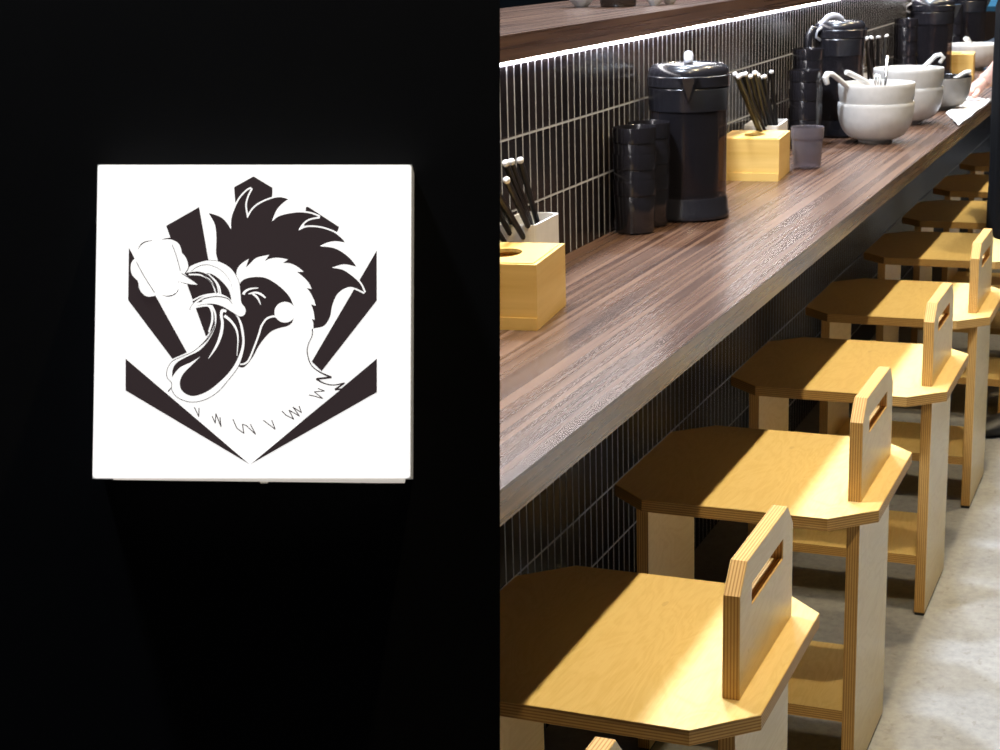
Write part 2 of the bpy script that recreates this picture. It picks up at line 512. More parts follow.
# face
poly([(240, 284, S), (244.7, 280), (254, 278), (264.7, 278.7), (274, 283.3), (283.3, 290.7), (290, 298.7), (294.3, 308.7, S), (294, 318), (292, 324, S), (287.3, 327.3), (279.3, 329.3),
      (271.3, 332.7), (264, 340), (258, 348.5), (253.3, 357.3), (246.7, 366), (242, 368.7), (237, 366.7, S), (230, 345, S), (226, 312, S), (238, 300, S)])
poly([(285+10.6*c_(a*PI/12), 313.3+10.4*s_(a*PI/12)) for a in range(24)], True, smooth=False)
stroke([(243.4, 295.4), (245, 292.6), (250, 290), (258, 289)], [2.8, 2.2, 1.7, .8])
stroke([(248.7, 295), (255.3, 293.6), (261, 295.4), (265.3, 298.8)], [.8, 1.9, 2.2, 1.4])
stroke([(252.7, 295), (257.3, 298.7), (260.6, 305.5)], [1.6, 2, .6])
stroke([(277, 317.8), (272.5, 317.6), (266.5, 320), (261.5, 327), (259, 335), (255.3, 345.3), (249.3, 360), (244.7, 364.7), (240, 365.3)], [1.6, 1.8, 1.8, 1.8, 1.8, 1.7, 1.7, 1.6, 1.2])
# wattle/tongue: outline, white body, black inside
tg = [(209, 305, S), (213, 313), (214, 322), (211, 332), (204.5, 342), (193.3, 352), (180, 358.3), (171.5, 362.7), (166.9, 370.7), (166.9, 378.7), (171.3, 384), (171.7, 391), (177.3, 398.6),
      (190, 403.2), (203.8, 401.3), (217.4, 393.6), (229.3, 380.5), (238.5, 368), (243.4, 355), (245.2, 342), (243, 326), (238, 315.5), (232, 309, S)]
poly(tg)
g = (205, 352)
def inset(P, d):
    out = []; n = len(P)
    for i in range(n):
        a, b, c = P[i-1], P[i], P[(i+1) % n]
        tx, ty = c[0]-a[0], c[1]-a[1]; L = math.hypot(tx, ty) or 1
        out.append((b[0]-ty/L*d, b[1]+tx/L*d)+tuple(b[2:]))
    return out
ar = sum(tg[i-1][0]*tg[i][1]-tg[i][0]*tg[i-1][1] for i in range(len(tg)))
poly(inset(tg, .7 if ar > 0 else -.7), True)
poly([(210.5, 303, S), (215.6, 313), (216.2, 322.7), (213.5, 332.5), (207.3, 343.2), (198.9, 351.8), (187.2, 357.6), (177.8, 362.9), (173, 369.3), (172, 378.7, S), (175.5, 373.5), (181, 368), (190.7, 363.5), (200.5, 357.6, S),
      (191.5, 366.3), (183.3, 374.7), (179.9, 382.7), (181.3, 390.7), (188, 395.9), (196, 396.7), (208, 392), (220, 382.7), (230.7, 371.5), (237.8, 359.5), (242.2, 345), (241.3, 333), (238, 320), (230, 309, S)])
stroke([(226.2, 312.5), (222.2, 311.8), (221.3, 317), (222.4, 325), (220.7, 336), (216, 348), (208.7, 359.3)], [2.2, 3.0, 2.6, 2.6, 3.0, 2.2, .5])
stroke([(224.7, 317), (230.7, 322), (236, 329.8), (238, 340), (236.9, 357)], [2.8, 2.4, 2.0, 1.3, .4])
stroke([(214.3, 320), (214, 329), (207, 341), (196, 350.5)], [.3, .8, .7, .4], False)
stroke([(171.6, 388.6), (168.2, 392.4)], .9, False)
# beak
beak = [(185.6, 274, S), (189, 268.6), (195.2, 265), (207.2, 261.6), (219.2, 262.8), (231.2, 270), (238.4, 282), (240.3, 294), (241.3, 303.6), (245.3, 309.6), (244.6, 315.6), (239.6, 317.4),
        (232.4, 313.2), (222, 307.2), (212, 304.8), (200, 306), (189.9, 310.5, S), (192, 306.5), (197, 301.5), (205, 297), (214, 294.6), (220.2, 295.2, S), (217, 284.4), (210, 277), (199, 272.6)]
poly([(188, 275), (199, 272), (212, 277), (219, 284.4), (222, 296), (205, 298), (193, 304)], smooth=False)
stroke(beak, .8, False, closed=True)
poly(beak, True)
poly([(206, 274, S), (213, 275.6), (222, 282.5), (229, 291.5), (231.6, 301.5, S), (226.5, 297.6), (221.4, 295.2, S), (219.6, 287), (214.2, 279.5)])
stroke([(191, 272.6), (196, 268.6), (203, 266), (211, 266.4), (222, 272), (230, 282), (233.4, 294)], [.3, .5, .5, .4, .3, .2, .1], False)
stroke([(197, 304), (204.5, 299.8), (216.5, 297.6), (227.5, 299.7), (232.4, 305)], [.3, .8, .7, .7, .3], False)
stroke([(199, 303.4), (202, 301.6)], [.6, 1.4], False)
stroke([(189, 275.6), (201, 276.2), (211, 282.5), (216.2, 294.5)], 1.5)
stroke([(209, 275.4), (216.5, 284.5), (219, 296)], 1.1)
stroke([(193, 301.5), (200, 297.8), (208, 295.6), (218, 294.6)], 1.3)
stroke([(191, 309.8), (201, 307.2), (208.5, 307), (212, 313), (212.2, 322), (209, 333)], [1.0, 1.8, 2.0, 2.0, 2.0, 1.6])
stroke([(190.3, 273.9), (199, 274.3), (208, 279.8), (214.6, 288), (216.6, 295)], [.3, .4, .5, .5, .3], False)
# puff of white in front of the beak
puff = [(137.6, 249.6), (144.8, 243), (156.8, 241.2), (168.8, 240), (178.4, 244.2), (182, 253.2, S), (186.8, 259.4), (188.7, 268), (184.6, 274.6, S), (190, 279.5), (198.2, 285.9, S), (188, 285), (179.6, 283.2, S),
        (178, 290.6), (168.8, 296.9), (156.8, 296.6), (147.2, 297.8), (139.6, 291), (138, 282, S), (131.8, 275), (131.2, 264.5), (136.8, 257.6, S)]
poly(puff, True)
stroke([(137.6, 250.5), (141.5, 245), (147, 242.2), (153, 241.4)], [.3, 1.0, .8, .2], False)
stroke([(162, 240.2), (170, 239.4), (176.5, 242), (181, 247.5), (182, 253)], [.3, 1.2, .7, .5, .4], False)
stroke([(182, 253.2), (186.6, 259), (188.7, 268), (185, 274.8)], .7, False)
stroke([(181.8, 274.5), (189, 279), (198, 286), (188, 285.2), (178, 282.8)], [.6, .7, .5, .6, .3], False)
stroke([(179.2, 289.5), (175.5, 294.6), (169, 297.3), (162, 296.8)], [.3, .9, .9, .2], False)
stroke([(156, 297), (147.2, 298.1), (140.6, 292.5), (138, 283)], [.4, .8, .4, .3], False)
stroke([(136.4, 262.8), (144, 277), (154.5, 293.5)], .5, False)
stroke([(172.4, 246), (176.5, 257), (180.5, 272)], .5, False)
# feather ticks
for P in ([(194.5, 408), (198.9, 417.4), (199.2, 409)], [(212.3, 417), (215.5, 424), (216, 414.5), (221.2, 427.6), (220, 418)], [(233, 420), (237, 429), (244, 434), (242.5, 425), (246, 426), (255.7, 435), (250.5, 425)],
          [(263.3, 421), (275.2, 430), (271.8, 421)], [(282, 412), (286, 416), (293.7, 420), (289, 411), (299.5, 417), (293, 408), (301.5, 413.5), (299, 407)], [(309.2, 396), (314, 397), (322.8, 399.5), (314.3, 392.8), (324.5, 392), (318, 389.5)]):
    stroke(P, .75, False, smooth=False); LAY[0] -= 1
me = bpy.data.meshes.new('rooster_emblem'); emb.to_mesh(me); emb.free()
me.materials.append(VINB); me.materials.append(ACR)
o = link(bpy.data.objects.new('rooster_emblem', me), sign)
o['label'] = 'black and white rooster emblem on the lit face'

# ------------------------------------------------------------------ counter, shelf, led strip
bm = bmesh.new(); bx(bm, 1.15, 9.0, YF, YW-.0005, ZC-.036, ZC); bevel(bm, .0012, 2)
tag(obj('worktop', bm, WAL, smooth=False), 'long walnut laminate counter running along the dark tiled wall', 'counter')
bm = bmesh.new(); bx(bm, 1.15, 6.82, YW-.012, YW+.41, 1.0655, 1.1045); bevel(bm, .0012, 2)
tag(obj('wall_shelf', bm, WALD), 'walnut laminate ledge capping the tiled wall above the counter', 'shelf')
bm = bmesh.new(); bx(bm, 1.2, 6.80, YW-.0070, YW-.0005, 1.0608, 1.0652)
o = tag(obj('light_strip', bm, LED), 'thin glowing light strip tucked under the upper walnut ledge', 'light')

# ------------------------------------------------------------------ stools
def make_stool(label):
    t = thing('plywood_stool', label, 'stool', group='plywood stools along the counter')
    cx, cy = .060, .062; L, W0, W1 = .415, .388, .788
    seat = [(cx, W0), (L-cx, W0), (L, W0+cy), (L, W1-cy), (L-cx, W1), (cx, W1), (0, W1-cy), (0, W0+cy)]
    bm = prism([seat], 'z', .412, .431)
    bevel_e = [e for e in bm.edges if len(e.link_faces) == 2 and e.calc_face_angle(0) > .6]
    bmesh.ops.bevel(bm, geom=bevel_e, offset=.0009, segments=1, affect='EDGES')
    for f in bm.faces:
        f.normal_update(); f.material_index = 0 if abs(f.normal.z) > .9 else 1
    obj('seat', bm, [PLY, EDGE['z']], t)
    x0, x1, z0, z1 = .085, .337, .4312, .581; c = .030
    out = [(x0, z0), (x1, z0), (x1, z1-c), (x1-c, z1), (x0+c, z1), (x0, z1-c)]
    a0, a1, b0, b1 = x0+.052, x1-.052, .523, .547
    slot = [(a0, b0), (a1, b0), (a1, b1), (a0, b1)]
    bm = prism([out, slot], 'y', .4185, .4375)
    es = [e for e in bm.edges if len(e.link_faces) == 2 and e.calc_face_angle(0) > .6]
    bmesh.ops.bevel(bm, geom=es, offset=.0009, segments=1, affect='EDGES')
    for f in bm.faces:
        f.normal_update(); f.material_index = 0 if abs(f.normal.y) > .9 else 1
    obj('backrest', bm, [PLY, EDGE['y']], t)
    for y in (.4115, .729):
        bm = prism([[(.042, .006), (.292, .006), (.292, .4118), (.042, .4118)]], 'y', y, y+.019)
        es = [e for e in bm.edges if len(e.link_faces) == 2 and e.calc_face_angle(0) > .6]
        bmesh.ops.bevel(bm, geom=es, offset=.0008, segments=1, affect='EDGES')
        for f in bm.faces:
            f.normal_update(); f.material_index = 0 if abs(f.normal.y) > .9 else 1
        lg = obj('leg_panel', bm, [PLY, EDGE['y']], t)
        bm = bmesh.new(); bx(bm, .044, .290, y+.001, y+.018, 0, .0062)
        obj('foot_pad', bm, RUB, lg)
    bm = prism([[(.046, .4310), (.288, .4310), (.288, .7285), (.046, .7285)]], 'z', .098, .116)
    for f in bm.faces:
        f.normal_update(); f.material_index = 0 if abs(f.normal.z) > .9 else 1
    obj('lower_shelf', bm, [PLY, EDGE['z']], t)
    return t
SX = [.918, 1.554, 2.254, 2.942, 3.588, 4.290, 4.885, 5.490, 6.12]
SLAB = ['nearest plywood stool, only its backrest tip in view at the bottom edge',
        'plywood stool in the foreground with its shadowed seat cut off by the black wall',
        'second plywood stool from the front, directly behind the foreground seat',
        'third plywood stool from the front, its outer leg standing on open grey floor',
        'fourth plywood stool from the front, its slotted backrest the farthest one visible',
        'plywood stool just in front of the person in black, beyond the last visible backrest',
        'plywood stool beside the legs of the person in black, a dim band across its seat',
        'far plywood stool seen as a small lit wedge just past the person',
        'farthest plywood stool, hidden in the dark under the far counter']
st0 = make_stool(SLAB[0]); st0.location = (SX[0], 0, 0)
for i in range(1, len(SX)):
    dup(st0, (SX[i], 0, 0), 0, SLAB[i])

# ------------------------------------------------------------------ jugs
def make_jug(label):
    t = thing('drink_jug', label, 'jug', group='smoky drink jugs along the counter')
    bm = bmesh.new()
    lathe(bm, [(0, 0), (.071, 0), (.0755, .004), (.0758, .012), (.0735, .016), (.0725, .036), (.0705, .042), (.066, .043), (0, .043)], 56)
    obj('base', bm, LIDM, t, True, 35)
    bm = bmesh.new()
    lathe(bm, [(.0700, .042), (.0700, .10), (.0712, .208)], 56)
    obj('body', bm, SHELLM, t, True)
    bm = bmesh.new()
    lathe(bm, [(0, .044), (.054, .044), (.0555, .06), (.056, .18), (.055, .196), (0, .197)], 48)
    obj('contents', bm, LIQ, t, True, 50)
    bm = bmesh.new()
    lathe(bm, [(.0715, .200), (.0728, .2005), (.0745, .238), (.0750, .240), (.0735, .2425), (.0762, .2445), (.0762, .262), (.0740, .2635), (.0738, .267), (.0725, .274), (.064, .282), (.058, .2835), (.056, .2815), (.030, .2825), (0, .283)], 56)
    lid = obj('lid', bm, LIDM, t, True, 38)
    # spout wedge toward +x
    bm = bmesh.new()
    w = [(.0705, -.021, .262), (.0705, .021, .262), (.0735, .0, .214), (.096, -.012, .2635), (.096, .012, .2635), (.081, 0, .220)]
    vs = [bm.verts.new(p) for p in w]
    for f in ((0, 1, 4, 3), (0, 3, 5, 2), (1, 2, 5, 4), (3, 4, 5), (0, 2, 1)): bm.faces.new([vs[i] for i in f])
    bevel(bm, .0012, 2)
    obj('spout', bm, LIDM, t, True, 40)
    # lever arching over the lid from the handle
    bm = bmesh.new()
    pts = [(-.072, 0, .266), (-.062, 0, .281), (-.045, 0, .292), (-.026, 0, .2955), (-.008, 0, .293), (.004, 0, .287), (.008, 0, .2825)]
    tube(bm, pts, [.006, .008, .0088, .009, .0085, .008, .008], 14)
    obj('lever', bm, LIDG, t, True)
    bm = bmesh.new()
    tube(bm, [(-.073, 0, .262), (-.098, 0, .264), (-.112, 0, .252), (-.116, 0, .225), (-.114, 0, .15), (-.108, 0, .085), (-.095, 0, .062), (-.071, 0, .058)], [.010, .011, .012, .012, .0115, .011, .010, .009], 14, flat=1.0)
    obj('handle', bm, LIDM, t, True)
    bm = bmesh.new(); tube(bm, [(-.074, -.010, .270), (-.090, -.010, .262), (-.094, -.010, .248), (-.078, -.010, .240)], .0035, 10)
    obj('clasp', bm, LIDG, t, True)
    return t
j0 = make_jug('largest smoky drink jug, standing beside the stacked black cups in the foreground')
j0.location = (3.008, .873, ZC); j0.rotation_euler.z = math.radians(196)
j2 = dup(j0, (4.37, .868, ZC), math.radians(-40), 'second drink jug, handle and pale clasp to the left, behind the front bowls')
j2.scale = (.88, .88, 1.03)
dup(j0, (6.03, .880, ZC), math.radians(-70), 'third drink jug, behind the second pair of stacked white bowls')
dup(j0, (6.95, .880, ZC), math.radians(-70), 'farthest drink jug, dark bluish, behind the single far bowl')

# ------------------------------------------------------------------ stacked black cups
def make_cup(name, label, m, h=.095, rt=.0385, rb=.0340, wall=.0012, facets=True):
    bm = bmesh.new()
    wob = (lambda a, z: .006*math.cos(16*a) if .01 < z < h*.72 else 0) if facets else None
    pr = [(0, .0), (rb-.004, 0), (rb, .003), (rb+(rt-rb)*.35, h*.35), (rb+(rt-rb)*.70, h*.70), (rt-.0022, h*.715), (rt-.0004, h*.73), (rt, h-.002), (rt-.0006, h), (rt-wall, h-.001), (rt-wall-.0008, h*.7), (rb-wall, .007), (0, .006)]
    lathe(bm, pr, 64, wob=wob)
    return obj(name, bm, m, None, True, 40)
cup = make_cup('stacking_cup', '', CUPM)
cup_words = ['lowest', 'second', 'third', 'fourth', 'fifth']
def cup_stack(x, y, n, where, first=[True]):
    for k in range(n):
        pos = 'topmost' if k == n-1 else cup_words[k]
        lb = '%s black cup of the stack %s' % (pos, where)
        if first[0]: c = cup; first[0] = False
        else: c = cup.copy(); C.objects.link(c)
        c.location = (x, y, ZC+k*.046); c.rotation_euler.z = random.random()*6
        tag(c, lb, 'cup', 'stacked black cups')
cup_stack(2.820, .917, 3, 'touching the tiled wall, nearest')
cup_stack(2.898, .915, 3, 'between nearest cups and big jug')
cup_stack(4.115, .900, 3, 'behind the grey tumbler')
cup_stack(4.200, .912, 4, 'of four beside the second jug')
cup_stack(5.70, .915, 4, 'left of the third jug')
cup_stack(6.80, .915, 4, 'left of the farthest jug')

gl = make_cup('drinking_glass', '', SMOKE, h=.092, rt=.0365, rb=.0305, wall=.0018)
gl.location = (3.725, .807, ZC)
tag(gl, 'single smoky grey tumbler standing to the right of the bamboo box', 'glass')

# ------------------------------------------------------------------ bamboo napkin boxes
def make_box(label, pull=True):
    L, W, H = .166, .128, .089
    t = thing('bamboo_box', label, 'box', group='bamboo napkin boxes on the counter')
    bm = bmesh.new()
    th = .008
    for a in ((0, th, 0, W), (L-th, L, 0, W), (th, L-th, 0, th), (th, L-th, W-th, W)):
        bx(bm, a[0], a[1], a[2], a[3], .0, H)
    bx(bm, th, L-th, th, W-th, 0, .006)
    bevel(bm, .0012, 2)
    obj('body', bm, BAM, t)
    bm = bmesh.new()
    hole = [(L*.47+.034*c_(a*PI/16), W*.5+.023*s_(a*PI/16)) for a in range(32)]
    g = .0012
    prism([[(th*.55+g, th*.55+g), (L-th*.55-g, th*.55+g), (L-th*.55-g, W-th*.55-g), (th*.55+g, W-th*.55-g)], hole], 'z', H-.004, H+.0012, bm)
    obj('lid', bm, [BAM, BAM], t)
    bm = bmesh.new(); bx(bm, -.0035, .0008, .0005, W, 0, .017); bevel(bm, .0008, 1)
    obj('plinth', bm, BAM, t)
    bm = bmesh.new(); bx(bm, -.006, .0008, W*.5-.010, W*.5+.010, .036, .052); bevel(bm, .001, 2)
    if pull: obj('pull', bm, BAM, t)
    else: bm.free()
    return t
b0 = make_box('bamboo napkin box in the foreground, cut off by the black wall')
b0.location = (2.040, .801, ZC); b0.rotation_euler.z = math.radians(7)
b1_ = make_box('bamboo napkin box between the big jug and the grey tumbler', False)
b1_.location = (3.505, .819, ZC); b1_.rotation_euler.z = math.radians(5)
dup(b1_, (6.10, .745, ZC), math.radians(5), 'small bamboo napkin box far back, half hidden by a spoon handle')

# ------------------------------------------------------------------ chopstick holders
def make_holder(label, L, W, H):
    t = thing('chopstick_holder', label, 'holder')
    bm = bmesh.new(); th = .0035
    def rr(x0, x1, y0, y1, r):
        P = []
        for (cx, cy, a0) in ((x1-r, y1-r, 0), (x0+r, y1-r, 90), (x0+r, y0+r, 180), (x1-r, y0+r, 270)):
            for k in range(5):
                a = math.radians(a0+k*22.5); P.append((cx+r*c_(a), cy+r*s_(a)))
        return P
    o_, i_ = rr(0, L, 0, W, .010), rr(th, L-th, th, W-th, .007)
    prism([o_, i_], 'z', 0, H, bm)
    obj('wall', bm, [WPLAS, WPLAS], t)
    bm = bmesh.new(); prism([rr(.001, L-.001, .001, W-.001, .009)], 'z', .0008, .004, bm)
    obj('bottom', bm, [WPLAS, WPLAS], t)
    return t
h0 = make_holder('white plastic chopstick holder behind the foreground bamboo box', .122, .062, .104)
h0.location = (2.255, .886, ZC); h0.rotation_euler.z = math.radians(3)
h1 = make_holder('white plastic chopstick holder behind the second bamboo box', .150, .080, .096)
h1.location = (3.700, .866, ZC); h1.rotation_euler.z = math.radians(5)
h2 = make_holder('white plastic chopstick holder mostly hidden behind the stacked white bowls', .150, .080, .096)
h2.location = (5.05, .872, ZC); h2.rotation_euler.z = math.radians(3)

def chopstick(a, b, label, group, first=[None]):
    """a = foot in the holder, b = upper tip"""
    a = Vector(a); b = Vector(b); d = b-a; Lr = d.length
    if first[0] is None:
        bm = bmesh.new()
        tube(bm, [(0, 0, 0), (0, 0, .12), (0, 0, .228)], [.0034, .0044, .0050], 8)
        o = obj('chopstick', bm, STICK, None, True, 40)
        bm = bmesh.new(); tube(bm, [(0, 0, .2282), (0, 0, .2300), (0, 0, .2330), (0, 0, .2345)], [.0050, .0055, .0052, .0030], 10)
        obj('end_cap', bm, TIPM, o, True)
        first[0] = o
        r = o
    else:
        r = dup(first[0], (0, 0, 0))
    r.rotation_mode = 'QUATERNION'
    r.rotation_quaternion = Vector((0, 0, 1)).rotation_difference(d.normalized())
    r.location = b-d.normalized()*.2345
    tag(r, label, 'chopstick', group)
G0 = 'black chopsticks in the foreground holder'; L0 = 'black chopstick with a pale end in the foreground white holder'
for (xa, ya, xb, yb, zt) in ((2.352, .905, 2.181, .900, .9375), (2.358, .912, 2.207, .902, .9365), (2.362, .905, 2.236, .900, .9350), (2.35, .925, 2.160, .925, .930),
                             (2.34, .930, 2.135, .92, .922), (2.335, .905, 2.150, .905, .905), (2.33, .935, 2.100, .93, .925), (2.345, .90, 2.170, .895, .915)):
    chopstick((xa, ya, ZC+.02), (xb, yb, zt), L0, G0)
G1 = 'black chopsticks in the second holder'; L1 = 'black chopstick fanned out in the white holder beside the big jug'
for i, (xb, yb, zt) in enumerate(((3.47, .90, .955), (3.50, .915, .958), (3.53, .90, .956), (3.555, .915, .952), (3.59, .895, .954), (3.615, .91, .945), (3.64, .90, .945), (3.665, .912, .948), (3.70, .90, .938), (3.725, .912, .934), (3.785, .905, .942))):
    xa = 3.722+.011*i
    chopstick((xa, .885+.02*((i*7) % 3)/2, ZC+.02), (xb, yb, zt), L1, G1)
G2 = 'black chopsticks in the third holder'; L2 = 'black chopstick standing behind the stacked white bowls'
for i, (xb, yb, zt) in enumerate(((4.90, .90, .948), (4.95, .905, .948), (5.00, .90, .946), (5.04, .91, .946), (5.10, .90, .943), (5.15, .905, .94), (5.24, .90, .936), (5.29, .905, .936))):
    chopstick((5.065+.014*i, .895+.02*(i % 2), ZC+.02), (xb, yb, zt), L2, G2)

# ------------------------------------------------------------------ bowls
def bowl_mesh(name, mo, mi, R=.0935, H=.100, foot=.041, shallow=False):
    bm = bmesh.new()
    pr_o = [(0, .004), (foot-.006, .004), (foot-.004, 0), (foot, 0), (foot+.001, .007), (foot+.012, .012)]
    for k in range(1, 11):
        a = k/10*PI/2
        pr_o.append((foot+.012+(R-foot-.012)*math.sin(a)**1.04, .012+(H-.012)*(1-math.cos(a)*1.0)*.86 if k < 10 else H*.90))
    pr_o += [(R+.0004, H-.003), (R-.001, H)]
    pr_i = [(R-.004, H-.001), (R-.006, H*.86), (R-.014, H*.55), (R-.034, H*.26), (foot, .018), (0, .015)]
    lathe(bm, pr_o+pr_i, 56, wob=lambda a, z: .004*math.sin(3*a+z*40)*(z > .02))
    for f in bm.faces:
        c = f.calc_center_median(); r = math.hypot(c.x, c.y)
        f.material_index = 1 if False else 0
    n = len(pr_o)
    for i, f in enumerate(bm.faces):
        ring = i//56
        if ring >= n-2: f.material_index = 1
    return obj(name, bm, [mo, mi], None, True, 45)
bw = bowl_mesh('ramen_bowl', BOWLM, BOWLM)
tag(bw, 'lower off white bowl of the stack nearest the camera', 'bowl', 'stacked off white bowls'); bw.location = (4.240, .748, ZC)
def bcopy(x, y, z, lb, rz=0.):
    b = bw.copy(); C.objects.link(b); b.location = (x, y, z); b.rotation_euler.z = rz; tag(b, lb, 'bowl', 'stacked off white bowls'); return b
bcopy(4.240, .748, ZC+.047, 'upper off white bowl of the nearest stack, spoons and fork resting in it', 1)
bcopy(4.690, .742, ZC, 'lower off white bowl of the second stack, behind the nearest stack', 2)
bcopy(4.690, .742, ZC+.050, 'upper off white bowl of the second stack, one hooked spoon leaning to the right', 3)
b3 = bowl_mesh('ramen_bowl', BOWLG, BOWLK, R=.082, H=.098, foot=.036)
b3.location = (5.075, .704, ZC)
tag(b3, 'dark grey bowl with a black rim behind the stacked white bowls', 'bowl')
b4 = bowl_mesh('ramen_bowl', BOWLM, BOWLM, R=.106, H=.096, foot=.043)
b4.location = (6.60, .812, ZC)
tag(b4, 'wide white bowl standing alone far along the counter', 'bowl')

def spoon(name, label, path, rad, mat, bowl_end=True, flat=.55):
    bm = bmesh.new()
    P = [Vector(p) for p in path]
    tube(bm, P, rad, 12, flat=flat)
    t = obj(name, bm, mat, None, True, 60)
    tag(t, label, 'spoon' if 'spoon' in name else 'fork')
    return t
zt = ZC+.147
spoon('soup_spoon', 'white soup spoon with a hooked handle over the left rim of the nearest bowls',
      [(4.118, .846, zt+.006), (4.113, .850, zt+.022), (4.120, .846, zt+.030), (4.132, .838, zt+.029), (4.146, .827, zt+.018), (4.168, .806, zt-.004), (4.20, .775, zt-.035), (4.22, .755, zt-.062), (4.236, .742, zt-.072)],
      [.0065, .0085, .009, .009, .0088, .0085, .010, .019, .008], WHITEC, flat=.7)
spoon('soup_spoon', 'straight handled white soup spoon in the middle of the nearest bowls',
      [(4.175, .812, zt+.030), (4.18, .806, zt+.028), (4.21, .780, zt+.010), (4.245, .742, zt-.022), (4.265, .718, zt-.050), (4.275, .705, zt-.066)],
      [.0085, .0095, .0098, .0095, .018, .008], WHITEC, flat=.7)
spoon('soup_spoon', 'white soup spoon with its hook pointing right over the second stack of bowls',
      [(4.745, .668, zt+.012), (4.748, .659, zt+.026), (4.745, .667, zt+.034), (4.742, .680, zt+.031), (4.738, .70, zt+.010), (4.73, .73, zt-.02), (4.725, .755, zt-.05), (4.72, .77, zt-.062)],
      [.0065, .008, .0085, .0085, .0085, .010, .018, .008], WHITEC, flat=.7)
sp = None
# forks standing in the nearest bowls
bm = bmesh.new()
tube(bm, [(4.200, .725, zt-.07), (4.212, .722, zt+.005), (4.230, .722, zt+.066)], [.004, .0035, .005], 10, flat=.5)
f0 = obj('table_fork', bm, STEEL, None, True); tag(f0, 'metal fork standing upright in the nearest bowls', 'fork')
bm = bmesh.new()
for dx in (-.007, 0, .007):
    tube(bm, [(4.206+dx*.4, .733+dx, zt-.05), (4.200+dx, .738+dx*1.2, zt+.0), (4.204+dx*.5, .742+dx, zt+.022)], .0022, 8)
f1 = obj('whisk_fork', bm, STEEL, None, True)
f1.name = 'table_fork'; tag(f1, 'small metal fork with its tines up at the middle of the nearest bowls', 'fork')
# two far spoons
spoon('soup_spoon', 'white spoon tip showing over the rim of the dark bowl',
      [(5.115, .630, ZC+.106), (5.112, .645, ZC+.104), (5.105, .675, ZC+.085), (5.10, .70, ZC+.05), (5.10, .715, ZC+.035)], [.008, .009, .008, .014, .008], WHITEC, flat=.8)
spoon('soup_spoon', 'white spoon tip showing over the rim of the wide far bowl',
      [(6.585, .835, ZC+.116), (6.592, .832, ZC+.114), (6.62, .82, ZC+.09), (6.65, .812, ZC+.05), (6.66, .81, ZC+.035)], [.011, .012, .010, .016, .008], WHITEC, flat=.8)

# ------------------------------------------------------------------ things on the upper ledge
ZS = 1.1045
bm = bmesh.new()
lathe(bm, [(0, 0), (.034, 0), (.0365, .003), (.0375, .012), (.039, .085), (.037, .085), (.035, .010), (0, .009)], 48)
o = obj('dark_tumbler', bm, plain('brown_black_glass', (.02, .014, .011), .18, spec=.7), None, True, 40); o.location = (3.33, 1.115, ZS)
tag(o, 'dark tumbler on the upper ledge, only its base in view', 'cup')
bm = bmesh.new()
lathe(bm, [(0, .0), (.018, 0), (.020, .003), (.040, .022), (.052, .045), (.054, .058), (.051, .058), (.036, .024), (.016, .007), (0, .006)], 48, wob=lambda a, z: .05*math.cos(8*a)*(z > .004))
o = obj('small_dish', bm, WHITEC, None, True, 50); o.location = (3.34, 1.198, ZS); o.scale = (.72, .72, .8)
tag(o, 'white rounded dish on the upper ledge left of the dark tumbler', 'dish')
d1 = o.copy(); C.objects.link(d1); d1.location = (3.365, 1.048, ZS); d1.scale = (.5, .5, .7); d1.rotation_euler.z = .2; tag(d1, 'white fluted dish on the upper ledge right of the dark tumbler', 'dish')
d2 = o.copy(); C.objects.link(d2); d2.location = (3.425, 1.035, ZS); d2.scale = (.45, .45, .6); d2.rotation_euler.z = .5; tag(d2, 'smaller white fluted dish, rightmost thing on the upper ledge', 'dish')

# bag hook below the counter
bm = bmesh.new()
tube(bm, [(0, 0, .015), (0, -.008, .015), (0, -.012, .008), (0, -.012, -.008), (0, -.022, -.016), (0, -.032, -.010), (0, -.034, 0)], .004, 10)
bx(bm, -.008, .008, -.002, .002, -.01, .028)
o = obj('bag_hook', bm, STEEL, None, True, 50); o.location = (7.55, YL-.002, .19); o.scale = (1.6, 1.6, 1.6)
tag(o, 'small metal hook on the dark tiles beneath the far counter', 'hook')

# far end of the room
def flat_thing(name, x0, x1, y0, y1, z0, z1, m, label, cat):
    bm = bmesh.new(); bx(bm, x0, x1, y0, y1, z0, z1); bevel(bm, .004, 1)
    return tag(obj(name, bm, m), label, cat)

# ------------------------------------------------------------------ person at the right edge
def skin_obj(name, chains, mat, parent=None, sub=2, root=0):
    """chains: list of (start_ref or None, [(x,y,z,r)...]) joined into one skinned graph"""
    me = bpy.data.meshes.new(name); verts = []; edges = []; rads = []
    named = {}
    for start, pts in chains:
        prev = named[start] if start is not None else None
        for p in pts:
            verts.append(p[:3]); r = p[3]; rads.append((r, p[4]) if len(p) > 4 and not isinstance(p[4], str) else (r, r))
            i = len(verts)-1
            for q in p[4:]:
                if isinstance(q, str): named[q] = i
            if prev is not None: edges.append((prev, i))
            prev = i
    me.from_pydata(verts, edges, [])
    o = bpy.data.objects.new(name, me); link(o, parent)
    me.materials.append(mat)
    md = o.modifiers.new('skin', 'SKIN'); md.use_smooth_shade = True
    sv = me.skin_vertices[0].data
    for i, r in enumerate(rads): sv[i].radius = r
    sv[root].use_root = True
    ss = o.modifiers.new('smooth', 'SUBSURF'); ss.levels = sub; ss.render_levels = sub
    return o
person = thing('person', 'person in black clothes at the right edge, wiping the counter with one hand', 'person', (4.775, .33, 0))
B = (4.745, .30)
def W(x, y, z, *r): return (x-B[0], y-B[1], z, *r)
